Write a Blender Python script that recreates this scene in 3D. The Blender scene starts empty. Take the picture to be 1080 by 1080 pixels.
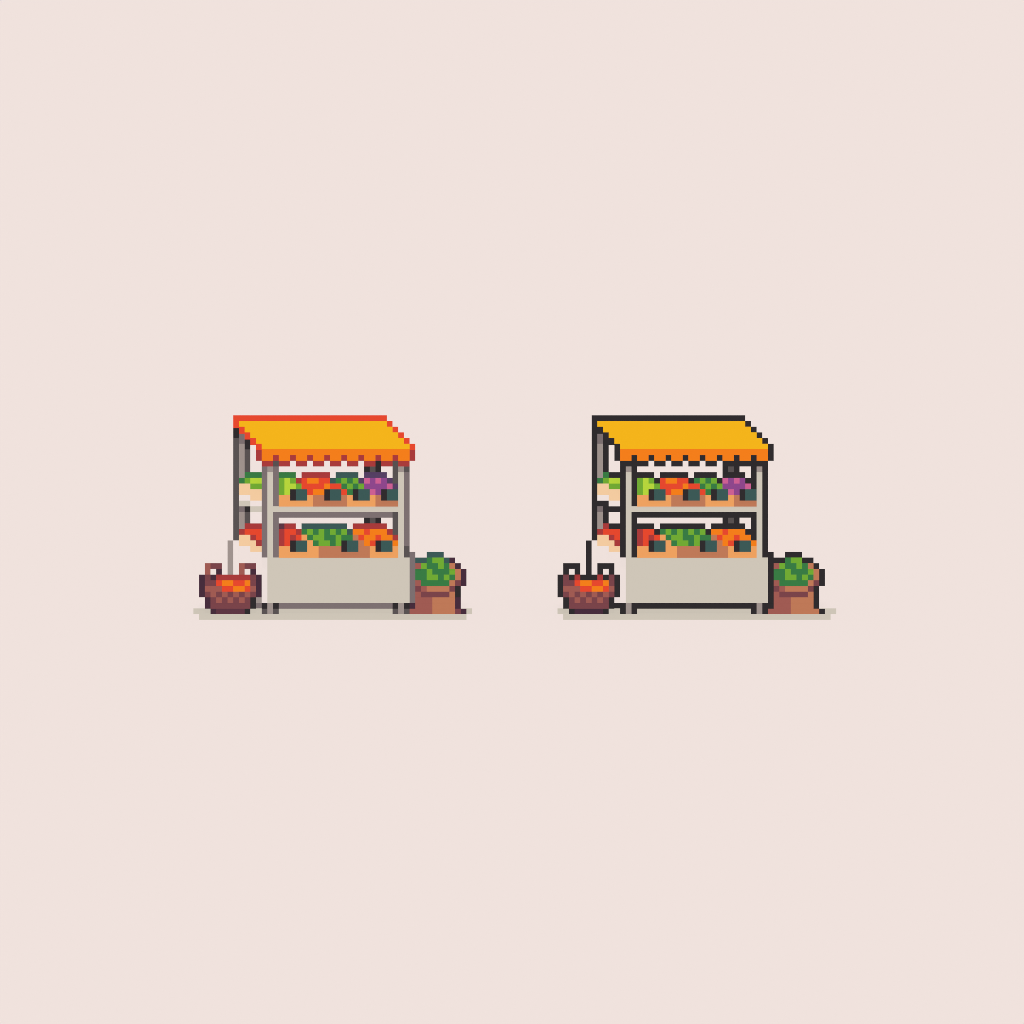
"""Two blocky market stalls on a pale open floor, built out of small coloured blocks.

One block is C metres wide.  The camera is orthographic and looks down by TH, so one block
face shows as a square when it is C / cos(TH) high, and one unit of depth ("d") shows as one
block of height when it is C / sin(TH) deep."""
import bpy, bmesh, math

C = 0.07
TH = math.radians(12)
SX, SY, SZ = C, C / math.sin(TH), C / math.cos(TH)
X0 = 90.0                                   # column that lies at x = 0

scene = bpy.context.scene
COL = scene.collection

# ------------------------------------------------------------------ materials
PAL = {
    'W': 'f0e2dd', 'B': 'cfc6b8', 'G': 'a0938e', 'M': '7d7071', 'D': '5a5353', 'K': '302c2e',
    'Y': 'f4b41b', 'O': 'f47e1b', 'R': 'e6482e', 'r': 'a93b3b', 'p': '472d3c', 'q': '5e3643',
    'b': '7a444a', 'c': 'a05b53', 't': 'bf7958', 'o': 'eea160', 'P': 'f4cca1', 'l': 'b6d53c',
    'g': '71aa34', 'd': '397b44', 'T': '3c5956', 'u': '564064', 'v': '8e478c', 'k': 'cd6093',
}
MNAME = {
    'W': 'pale_cream', 'B': 'beige', 'G': 'light_grey', 'M': 'mid_grey', 'D': 'dark_grey', 'K': 'near_black',
    'Y': 'yellow_canvas', 'O': 'orange', 'R': 'red', 'r': 'dark_red', 'p': 'dark_plum', 'q': 'plum',
    'b': 'brown', 'c': 'red_brown', 't': 'tan', 'o': 'light_wood', 'P': 'peach_wood', 'l': 'lime',
    'g': 'leaf_green', 'd': 'deep_green', 'T': 'slate_teal', 'u': 'dark_purple', 'v': 'purple', 'k': 'pink',
}
SHADE = 0.06                                # share of the colour that answers to the light
SUN = 2.0


def lin(h):
    out = []
    for i in (0, 2, 4):
        s = int(h[i:i + 2], 16) / 255.0
        out.append(s / 12.92 if s <= 0.04045 else ((s + 0.055) / 1.055) ** 2.4)
    return out


MATS = {}


def mat(ch):
    if ch in MATS:
        return MATS[ch]
    m = bpy.data.materials.new(MNAME[ch])
    m.use_nodes = True
    nt = m.node_tree
    nt.nodes.clear()
    out = nt.nodes.new('ShaderNodeOutputMaterial')
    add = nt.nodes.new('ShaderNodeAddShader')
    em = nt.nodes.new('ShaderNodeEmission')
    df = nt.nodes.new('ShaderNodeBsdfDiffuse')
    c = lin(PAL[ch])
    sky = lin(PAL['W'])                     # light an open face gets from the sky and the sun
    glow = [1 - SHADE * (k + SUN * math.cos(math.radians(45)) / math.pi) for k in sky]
    em.inputs['Color'].default_value = (*[a * b for a, b in zip(c, glow)], 1)  # most of each colour is self-lit, standing in for even light
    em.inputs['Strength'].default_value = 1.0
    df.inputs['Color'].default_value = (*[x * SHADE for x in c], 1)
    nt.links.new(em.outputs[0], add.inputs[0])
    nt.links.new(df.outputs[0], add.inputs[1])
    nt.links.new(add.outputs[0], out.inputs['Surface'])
    MATS[ch] = m
    return m


# ------------------------------------------------------------------ mesh helpers
class Mesh:
    """collects blocks in (column, depth, height) units and links them as one object"""

    def __init__(self):
        self.bm = bmesh.new()
        self.slots = []

    def slot(self, ch):
        if ch not in self.slots:
            self.slots.append(ch)
        return self.slots.index(ch)

    def hexa(self, pts, ch):
        vs = [self.bm.verts.new((( p[0] - X0) * SX, p[1] * SY, p[2] * SZ)) for p in pts]
        s = self.slot(ch)
        for f in ((0, 3, 2, 1), (4, 5, 6, 7), (0, 1, 5, 4), (1, 2, 6, 5), (2, 3, 7, 6), (3, 0, 4, 7)):
            self.bm.faces.new([vs[i] for i in f]).material_index = s

    def box(self, x0, x1, d0, d1, z0, z1, ch):
        self.hexa([(x0, d0, z0), (x1, d0, z0), (x1, d1, z0), (x0, d1, z0),
                   (x0, d0, z1), (x1, d0, z1), (x1, d1, z1), (x0, d1, z1)], ch)

    def build(self, name, parent=None, dx=0.0):
        me = bpy.data.meshes.new(name)
        # origin at the foot of the mesh
        xs = [v.co.x for v in self.bm.verts]; ys = [v.co.y for v in self.bm.verts]; zs = [v.co.z for v in self.bm.verts]
        o = ((min(xs) + max(xs)) / 2, (min(ys) + max(ys)) / 2, min(zs))
        for v in self.bm.verts:
            v.co.x -= o[0]; v.co.y -= o[1]; v.co.z -= o[2]
        bmesh.ops.recalc_face_normals(self.bm, faces=self.bm.faces[:])
        self.bm.to_mesh(me)
        self.bm.free()
        for ch in self.slots:
            me.materials.append(mat(ch))
        ob = bpy.data.objects.new(name, me)
        COL.objects.link(ob)
        world = [o[0] + dx * SX, o[1], o[2]]
        if parent is not None:
            ob.parent = parent
            p = parent
            while p is not None:
                world = [a - b for a, b in zip(world, p.location)]
                p = p.parent
        ob.location = world
        return ob


def empty(name, col, d, z=0.0, dx=0.0):
    e = bpy.data.objects.new(name, None)
    e.empty_display_size = 0.1
    COL.objects.link(e)
    e.location = ((col + dx - X0) * SX, d * SY, z * SZ)
    return e


def tag(o, label=None, cat=None, group=None, kind=None):
    if label: o['label'] = label
    if cat: o['category'] = cat
    if group: o['group'] = group
    if kind: o['kind'] = kind
    return o


def rows(*specs):
    """(row, first column, colours) -> {(row, col): colour}; '.' is a gap"""
    out = {}
    for r, c, s in specs:
        for i, ch in enumerate(s):
            if ch != '.':
                out[(r, c + i)] = ch
    return out


def column(c, *spans):
    out = {}
    for a, b, ch in spans:
        for r in range(a, b + 1):
            out[(r, c)] = ch
    return out


class Look:
    def __init__(self, over):
        self.over = over

    def __call__(self, r, c, ch):
        return self.over.get((r, c), ch)


def lay(m, cells, look, d0, T=None, t=0.4, dmax=1.5, cover=()):
    """stack the blocks of one part.  Height row r stands 107-r blocks above the floor line.
    A block with k blocks on top of it may reach k deep (a heap that falls away to the back);
    an uncovered one is cut lower so that front and top together stay one block."""
    cov = set(cells) | set(cover)
    for (r, c), ch in cells.items():
        dd = d0(r, c) if callable(d0) else d0
        k = 0
        while (r - 1 - k, c) in cov:
            k += 1
        cap = T(r, c) if callable(T) else (T if T is not None else dmax)
        v = 107 - r
        if k == 0:
            tt = min(t, cap)
            m.box(c, c + 1, dd, dd + tt, v - dd, v + 1 - dd - tt, look(r, c, ch))
        else:
            m.box(c, c + 1, dd, dd + min(cap, max(k, 0.1)), v - dd, v + 1 - dd, look(r, c, ch))
    return m


# ------------------------------------------------------------------ the stall
def make_stall(dx, look, name_of, desc):
    """name_of: how the stall is called inside labels; desc: its own label"""
    st = empty('market_stall', 58, 1.5, 0, dx)
    tag(st, desc, 'market stall', 'market stalls standing side by side')

    # awning: a sloping sheet, one strip per row, with stepped side edges
    D0, D1, V0, V1 = -0.4, 3.6, 29.0, 35.0

    def pt(x, v, dz=0.0):
        d = D0 + (v - V0) * (D1 - D0) / (V1 - V0)
        return (x, d, v - d + dz)

    def strip(m, r, x0, x1, ch):
        a, b = 107 - r, 108 - r
        m.hexa([pt(x0, a, -.25), pt(x1, a, -.25), pt(x1, b, -.25), pt(x0, b, -.25),
                pt(x0, a), pt(x1, a), pt(x1, b), pt(x0, b)], ch)
    cloth, trim = Mesh(), Mesh()
    trim_ch = look(73, 45, 'R')
    strip(trim, 73, 41, 68, trim_ch)
    for r, l, rt in ((74, 41, 68), (75, 42, 69), (76, 43, 70), (77, 44, 71), (78, 45, 72)):
        strip(trim, r, l, l + 1, trim_ch)
        strip(trim, r, rt, rt + 1, trim_ch)
        strip(cloth, r, l + 1, rt, 'Y')
    aw = cloth.build('awning', st, dx)
    trim.build('trim', aw, dx)

    # valance with its scalloped hem
    va, hem = {}, {}
    gaps = (48, 51, 54, 57, 60, 63, 66, 69)
    for c in range(46, 72):
        va[(79, c)] = 'O'
        if c in gaps:
            hem[(80, c)] = 'r'
        else:
            va[(80, c)] = 'O'
            hem[(81, c)] = 'r'
    for c in (45, 72):
        hem[(79, c)] = hem[(80, c)] = 'r'

    def flat(m, cells, d0, T):
        for (r, c), ch in cells.items():
            v = 107 - r
            m.box(c, c + 1, d0, d0 + T, v - d0, v + 1 - d0, ch if ch == 'O' else look(r, c, ch))
        return m
    vo = flat(Mesh(), va, -.43, .12).build('valance', st, dx)
    m = Mesh()
    flat(m, {k: c for k, c in hem.items() if k[0] != 79}, -.43, .12)
    for c in (45, 72):                      # end pieces, cut so that they stay below the sloping edge
        m.box(c, c + 1, -.43, -.31, 28.43, 29.31, look(79, c, 'r'))
    m.build('hem', vo, dx)

    # posts
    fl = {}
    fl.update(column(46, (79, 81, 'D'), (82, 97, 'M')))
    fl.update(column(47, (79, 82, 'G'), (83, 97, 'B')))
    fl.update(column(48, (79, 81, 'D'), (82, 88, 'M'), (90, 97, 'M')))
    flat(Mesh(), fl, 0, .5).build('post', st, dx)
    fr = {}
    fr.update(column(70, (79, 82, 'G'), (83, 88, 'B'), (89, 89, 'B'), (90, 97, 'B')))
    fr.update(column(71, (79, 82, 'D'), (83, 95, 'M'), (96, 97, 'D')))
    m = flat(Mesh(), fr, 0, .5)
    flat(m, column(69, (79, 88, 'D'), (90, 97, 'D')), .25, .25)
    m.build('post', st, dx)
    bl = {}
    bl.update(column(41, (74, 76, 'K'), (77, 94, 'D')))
    bl.update(column(42, (74, 77, 'M'), (78, 88, 'G'), (89, 89, 'M'), (90, 94, 'G')))  # darker block at the shelf: shelf's shadow painted on the post
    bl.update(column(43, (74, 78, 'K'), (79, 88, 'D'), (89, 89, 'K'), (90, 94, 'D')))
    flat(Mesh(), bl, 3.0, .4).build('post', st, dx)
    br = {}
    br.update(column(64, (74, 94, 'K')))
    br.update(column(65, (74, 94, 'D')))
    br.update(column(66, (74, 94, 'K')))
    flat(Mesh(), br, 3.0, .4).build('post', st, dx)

    # shelf
    m = Mesh()
    lip = look(90, 50, 'M')
    e1 = look(89, 44, 'B')
    m.box(48, 70, 0, .5, 18, 19, 'B')
    m.box(49, 69, 0, .5, 17, 18, lip)
    for x0, x1, a, b in ((46, 70, .5, 1), (44, 68, 1, 2), (42, 66, 2, 2.6)):
        m.box(x0, x1, a, b, 18, 19, 'W')
        m.box(x0, x1, a, b, 17, 18, e1)
    m.build('shelf', st, dx)

    # counter: front board, body, side painted pale as a lit face, dark edges, rail, feet
    m = Mesh()
    m.box(47, 72, 0, .5, 2, 10, 'B')
    for x0, x1, a, b in ((47, 72, .5, 1), (46, 71, 1, 2), (44, 69, 2, 3.4)):
        m.box(x0, x1, a, b, 1.5, 10 , 'B')
    ct = m.build('counter', st, dx)
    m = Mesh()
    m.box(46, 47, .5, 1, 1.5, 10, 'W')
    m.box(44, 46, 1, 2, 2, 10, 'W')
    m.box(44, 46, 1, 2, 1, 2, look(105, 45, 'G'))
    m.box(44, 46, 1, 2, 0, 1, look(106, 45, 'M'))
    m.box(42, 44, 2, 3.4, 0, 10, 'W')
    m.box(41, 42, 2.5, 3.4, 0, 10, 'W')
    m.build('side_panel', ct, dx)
    m = Mesh()
    lay(m, column(40, (95, 104, 'G')), look, 3.0, T=.4)
    m.build('edge_strip', ct, dx)
    m = Mesh()
    lay(m, column(72, (97, 105, 'M')), look, .1, T=.3, t=.3)
    m.build('edge_strip', ct, dx)
    flat(Mesh(), {(106, c): 'M' for c in range(49, 69)}, 0, .3).build('bottom_rail', ct, dx)
    for cs, cc in (((46, 47, 48), (47, 48)), ((69, 70, 71), (69, 70, 71))):
        m = Mesh()
        lay(m, rows((106, cs[0], 'KGK'), (107, cs[0], 'DGD')), look, 0, T=.5, t=.5,
            cover=[(105, c) for c in cc])
        m.build('leg', st, dx)

    # ---------------- crates with their price tags
    def crate(a, b, zb, ch, tcol, label, extra=(), first=False, last=False):
        e = empty('produce_crate', (a + b + 1) / 2, 1.0, zb, dx)
        tag(e, label, 'crate', 'crates of produce on the market stalls')
        m = Mesh()
        B = b + 1
        if first:
            m.box(a, B, -.05, .5, zb, zb + 2, ch)
            m.box(a - 3, B, .5, 1, zb, zb + 2, 'P')
            m.box(a - 5, B - 2, 1, 2, zb, zb + 2, 'P')
            m.box(a - 7, B - 4, 2, 2.4, zb, zb + 2, 'P')
        else:
            if last:
                m.box(a, B, -.05, .2, zb, zb + 2, ch)
                m.box(a, B - 1, .2, 1, zb, zb + 2, ch)
            else:
                m.box(a, B, -.05, 1, zb, zb + 2, ch)
            m.box(a - 2, B - 2, 1, 2, zb, zb + 2, ch)
            m.box(a - 4, B - 4, 2, 2.4, zb, zb + 2, ch)
        for (r, c) in extra:                # raised corner of the crate beside the heap
            v = 107 - r
            m.box(c, c + 1, -.05, .3, v + .05, v + 1.05, ch)
        m.build('crate_body', e, dx)
        m = Mesh()
        z0 = zb + 1 + .2
        m.box(tcol + 1, tcol + 3, -.2, -.1, z0, z0 + 1.9, 'T')
        m.box(tcol, tcol + 1, -.2, -.1, z0, z0 + 1.9, 'K')
        m.build('price_tag', e, dx)

    N = name_of
    crate(49, 54, 19, 'o', 51, 'crate of lime green vegetables on the upper shelf of ' + N, first=True)
    crate(55, 60, 19, 't', 57, 'tan crate under red and orange fruit on the upper shelf of ' + N)
    crate(61, 65, 19, 'o', 62, 'crate under the checkered green heap on the upper shelf of ' + N)
    crate(66, 69, 19, 't', 67, 'tan crate under the purple heap on the upper shelf of ' + N, last=True)
    crate(49, 55, 10, 'o', 51, 'crate of plain red produce standing on the counter of ' + N,
          extra=((94, 53), (95, 54)), first=True)
    crate(56, 64, 10, 't', 60, 'wide tan crate under the long green heap on the counter of ' + N,
          extra=((94, 62), (95, 63)))
    crate(65, 69, 10, 'o', 66, 'crate under the orange heap on the counter of ' + N, last=True)

    # ---------------- produce
    U1 = rows((83, 49, 'ddd'), (84, 49, 'glg'), (85, 49, 'gllg'), (86, 49, 'gll'))
    U2 = rows((83, 53, 'rrrrr'), (84, 52, 'rROORR'), (85, 53, 'RRRRORR'), (86, 52, 'RRROORRRR'))
    U3 = rows((83, 59, 'TTTT'), (84, 58, 'Tdgdg'), (85, 60, 'dgdg'), (86, 61, 'dgd'))
    U4 = rows((83, 64, 'uuuu'), (84, 63, 'ukvkvu'), (85, 64, 'vvvvku'), (86, 64, 'vkvvkv'))
    L1 = rows((92, 49, 'qrr'), (93, 49, 'rRRr'), (94, 49, 'rRrR'), (95, 49, 'rRRRr'))
    L2 = rows((92, 53, 'TTTTTTTT'), (93, 53, 'dgdgdgdgT'), (94, 54, 'dggddgdd'), (95, 55, 'dggdggdd'))
    L3 = rows((92, 62, 'rrrrrr'), (93, 62, 'OOROOOr'), (94, 63, 'ROOROOr'), (95, 64, 'OROORO'))
    allu = set().union(U1, U2, U3, U4)
    alll = set().union(L1, L2, L3)

    def cap(r, c):
        return .2 if c == 69 else 1.6

    def heap(name, cells, cover, label, d0=-.02, side=None):
        m = Mesh()
        lay(m, cells, look, d0, T=cap, t=.4, cover=cover)
        if side:
            side(m)
        o = m.build(name, None, dx)
        tag(o, label, 'produce', 'heaps of produce on the market stalls')

    def side_u(m):
        lay(m, rows((83, 44, 'dd'), (84, 44, 'll'), (85, 44, 'gg')), look, 1.0, T=.95, t=.4)
        lay(m, rows((83, 43, 'd'), (84, 42, 'dg')), look, 2.0, T=.4, t=.4)
        m.box(46, 49, .5, 1, 21, 23, 'g')

    def side_l(m):
        lay(m, rows((92, 44, 'rr'), (93, 44, 'RR'), (94, 44, 'rR')), look, 1.0, T=.95, t=.4)
        lay(m, rows((92, 43, 'r'), (93, 42, 'rR')), look, 2.0, T=.4, t=.4)
        m.box(45, 46, .93, .995, 12 - .93, 13 - .93, look(95, 45, 'r'))
        m.box(46, 49, .5, 1, 12, 14, 'R')

    heap('leafy_vegetable_pile', U1, (), 'lime and bright green vegetables on the upper shelf of ' + N, side=side_u)
    heap('fruit_pile', U2, set(U3) , 'red fruit flecked with orange on the upper shelf of ' + N)
    heap('green_vegetable_pile', U3, set(), 'checkered green heap beside purple produce on the upper shelf of ' + N, d0=-.03)
    heap('purple_produce_pile', U4, set(), 'purple produce with pink spots on the upper shelf of ' + N, d0=-.04)
    heap('red_produce_pile', L1, (), 'heap of plain red produce on the counter of ' + N, side=side_l)
    heap('green_vegetable_pile', L2, set(), 'long heap of mottled green vegetables on the counter of ' + N, d0=-.03)
    heap('orange_fruit_pile', L3, set(), 'orange fruit with red flecks on the counter of ' + N, d0=-.04)
    return st


def make_basket(dx, look, where_b, where_f):
    body = rows(
        (101, 35, 'pbp......bp'), (102, 35, 'pbb......bp'), (103, 35, 'pccc.....cp'),
        (104, 35, 'pbcbcbcbcbp'), (105, 36, 'pbcbcbcbK'), (106, 36, 'pbbbbbbbK'), (107, 37, 'pqqqqqK'))
    fruit = rows((101, 38, 'rrrrrr'), (102, 38, 'ROORRO'), (103, 39, 'RROOR'))
    h1 = rows((99, 36, 'cbb'), (100, 36, 'c.p'))
    h2 = rows((99, 42, 'cbb'), (100, 42, 'c.p'))

    def d0(r, c):
        k = max(0.0, 1 - ((c + .5 - 40.5) / 6.2) ** 2)
        return -.035 * max(0, min(107 - r, 6)) * k

    def T(r, c):
        k = max(0.03, 1 - ((c + .5 - 40.5) / 6.0) ** 2)
        return 1.15 * math.sqrt(k)
    cov = set(body) | set(fruit)
    e = empty('wicker_basket', 40.5, .5, 0, dx)
    tag(e, where_b, 'basket', 'wicker baskets of fruit beside the stalls')
    lay(Mesh(), body, look, d0, T=T, t=.4, cover=cov).build('basket_body', e, dx)
    for h in (h1, h2):
        lay(Mesh(), h, look, d0, T=.25, t=.2).build('handle', e, dx)
    o = lay(Mesh(), fruit, look, lambda r, c: d0(r, c) - .01, T=T, t=.4, cover=fruit).build('fruit_pile', None, dx)
    tag(o, where_f, 'produce', 'fruit heaped in the baskets')


def make_sack(dx, look, where_s, where_g):
    leaf = rows((97, 75, 'TTT'), (98, 73, 'TTdggT'), (99, 74, 'gddgd'), (100, 73, 'ddgdddg'),
                (101, 73, 'ddggdgd'), (102, 74, 'ddddd'))
    rim = rows((98, 79, 'p'), (99, 73, 'c.....tp'), (100, 80, 'tp'), (101, 80, 'tp'),
               (102, 73, 'c.....tbp'), (103, 73, 'bcttttbK'), (104, 74, 'bbbbb'))
    body = rows((104, 73, 'c'), (104, 79, 'tK'), (105, 73, 'cccttttp'), (106, 72, 'pcccttttp'), (107, 72, 'ccccttttbp'))

    def d0(r, c):
        k = max(0.0, 1 - ((c + .5 - 77) / 5.5) ** 2)
        return -.03 * max(0, min(107 - r, 6)) * k

    def T(r, c):
        k = max(0.08, 1 - ((c + .5 - 77) / 5.2) ** 2)
        return .3 if c == 72 else 1.2 * math.sqrt(k)
    allc = set(leaf) | set(rim) | set(body)
    e = empty('sack', 77, .5, 0, dx)
    tag(e, where_s, 'sack', 'open sacks of greens beside the stalls')
    lay(Mesh(), body, look, d0, T=T, t=.35, cover=allc).build('sack_body', e, dx)
    lay(Mesh(), rim, look, d0, T=T, t=.35, cover=allc).build('rolled_rim', e, dx)
    o = lay(Mesh(), leaf, look, lambda r, c: d0(r, c) - .01, T=T, t=.4, cover=leaf).build('leafy_vegetable_pile', None, dx)
    tag(o, where_g, 'produce', 'leafy greens heaped in the sacks')


# the second stall wears near-black outlines wherever the first has coloured ones
K = {}


def black(r, *cols):
    for c in cols:
        K[(r, c)] = 'K'


def span(a, b):
    return range(a, b + 1)


black(73, *span(41, 67))
for r in span(79, 81):
    black(r, 45, 72)
black(80, 48, 51, 54, 57, 60, 63, 66, 69)
black(81, *span(46, 71))
for r in span(74, 94):
    black(r, 41)
    black(r, 43, 69)
for r in span(79, 97):
    black(r, 46, 48, 71)
black(83, 44, 45, *span(49, 51)); black(83, *span(53, 57)); black(83, *span(59, 62)); black(83, *span(64, 67))
black(84, 52, 58, 63, 68)
for k in ((83, 43), (84, 43), (92, 43), (93, 43)):
    K.pop(k, None)
K[(83, 43)] = 'd'; K[(84, 43)] = 'g'; K[(92, 43)] = 'r'; K[(93, 43)] = 'R'
K[(95, 69)] = 'O'; K[(86, 69)] = 'v'
black(88, 42, 43); black(89, 44, 45)
K[(88, 42)] = 'G'
black(90, *span(49, 68))
black(92, 44, 45, *span(49, 51)); black(92, *span(53, 60)); black(92, *span(62, 67))
black(93, 52, 61, 68)
for r in span(95, 105):
    black(r, 40)
    black(r, 72)
K[(105, 45)] = 'W'; K[(106, 45)] = 'K'
black(106, 46, 48, *span(49, 69)); black(106, 71, 72)
black(107, 46, 48, 69, 71)
LK = Look({})
RK = Look(K)

# baskets and sacks of the second stall
KB = {}
for r, cs in ((99, (36, 37, 38, 42, 43, 44)), (100, (36, 38, 42, 44)), (101, (35, 37, 39, 40, 41, 43, 45)),
              (102, (35, 45)), (103, (35, 45)), (104, (35, 45)), (105, (36, 44)), (106, (36, 44)), (107, (37, 43))):
    for c in cs:
        KB[(r, c)] = 'K'
for c in span(38, 42):
    KB[(107, c)] = 'p'
KS = {(97, 75): 'K', (97, 76): 'K', (97, 77): 'K', (98, 73): 'K', (98, 74): 'K', (98, 78): 'K', (98, 79): 'K',
      (99, 80): 'K', (100, 81): 'K', (101, 81): 'K', (102, 81): 'K', (105, 80): 'K', (106, 80): 'K',
      (106, 72): 'K', (107, 80): 't', (107, 81): 'K'}

make_stall(0, LK, 'the red-trimmed stall',
           'grey market stall with a yellow awning edged in red and two tiers of produce')
make_stall(63, RK, 'the black-outlined stall',
           'market stall with yellow awning outlined all round in black and two tiers of produce')
make_basket(0, LK, 'brown wicker basket with two brown handles beside the red-trimmed stall',
            'orange and red fruit heaped in the basket beside the red-trimmed stall')
make_basket(63, Look(KB), 'brown wicker basket with black handles and outline beside the black-outlined stall',
            'orange and red fruit heaped in the basket with black handles')
make_sack(0, LK, 'tan sack with plum shaded edge standing right of the red-trimmed stall',
          'mottled green leafy heap in the plum-edged sack by the red-trimmed stall')
make_sack(63, Look(KS), 'tan sack with black outline standing right of the black-outlined stall',
          'mottled green leafy heap in the sack by the black-outlined stall')

# ------------------------------------------------------------------ ground
m = bmesh.new()
S = 400.0
vs = [m.verts.new(p) for p in ((-S, -S, 0), (S, -S, 0), (S, S, 0), (-S, S, 0))]
m.faces.new(vs)
me = bpy.data.meshes.new('ground'); m.to_mesh(me); m.free()
me.materials.append(mat('W'))
g = bpy.data.objects.new('ground', me); COL.objects.link(g)
tag(g, 'plain pale pink ground all around the two stalls', kind='structure')


def patch(dx, label):  # flat beige sheet painted as the shadow at a stall's foot
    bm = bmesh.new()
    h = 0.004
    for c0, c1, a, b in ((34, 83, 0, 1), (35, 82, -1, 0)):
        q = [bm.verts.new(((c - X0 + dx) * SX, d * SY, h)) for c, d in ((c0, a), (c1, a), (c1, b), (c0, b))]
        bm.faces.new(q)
    me = bpy.data.meshes.new('painted_shadow'); bm.to_mesh(me); bm.free()
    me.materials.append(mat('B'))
    o = bpy.data.objects.new('painted_shadow', me); COL.objects.link(o)
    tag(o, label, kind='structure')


patch(0, 'beige strip of painted shadow under the red-trimmed stall')
patch(64, 'beige strip of painted shadow under the black-outlined stall')

# ------------------------------------------------------------------ light
w = bpy.data.worlds.new('World')
scene.world = w
w.use_nodes = True
bg = w.node_tree.nodes['Background']
bg.inputs['Color'].default_value = (*lin(PAL['W']), 1)
bg.inputs['Strength'].default_value = 1.0

sd = bpy.data.lights.new('sun', 'SUN')
sd.energy = SUN
sd.angle = math.radians(10)
sd.color = (1.0, 1.0, 1.0)
so = bpy.data.objects.new('sun', sd); COL.objects.link(so)
so.rotation_euler = (math.radians(45), 0, math.radians(0))

# ------------------------------------------------------------------ camera
cd = bpy.data.cameras.new('camera')
cd.type = 'ORTHO'
cd.ortho_scale = 180 * C
cd.clip_end = 2000
cam = bpy.data.objects.new('camera', cd); COL.objects.link(cam)
L = 1000 * C
# picture centre: column 90, 18 blocks above the floor line
up = (0, math.sin(TH), math.cos(TH))
fw = (0, math.cos(TH), -math.sin(TH))
cam.location = tuple(18 * C * up[i] - L * fw[i] for i in range(3))
cam.rotation_euler = (math.radians(90) - TH, 0, 0)
scene.camera = cam

scene.render.engine = 'CYCLES'
scene.view_settings.view_transform = 'Standard'
scene.view_settings.look = 'None'
scene.view_settings.exposure = 0
scene.view_settings.gamma = 1
scene.cycles.pixel_filter_type = 'BLACKMAN_HARRIS'
scene.cycles.filter_width = 0.7
scene.cycles.max_bounces = 3
scene.render.resolution_x = scene.render.resolution_y = 1024
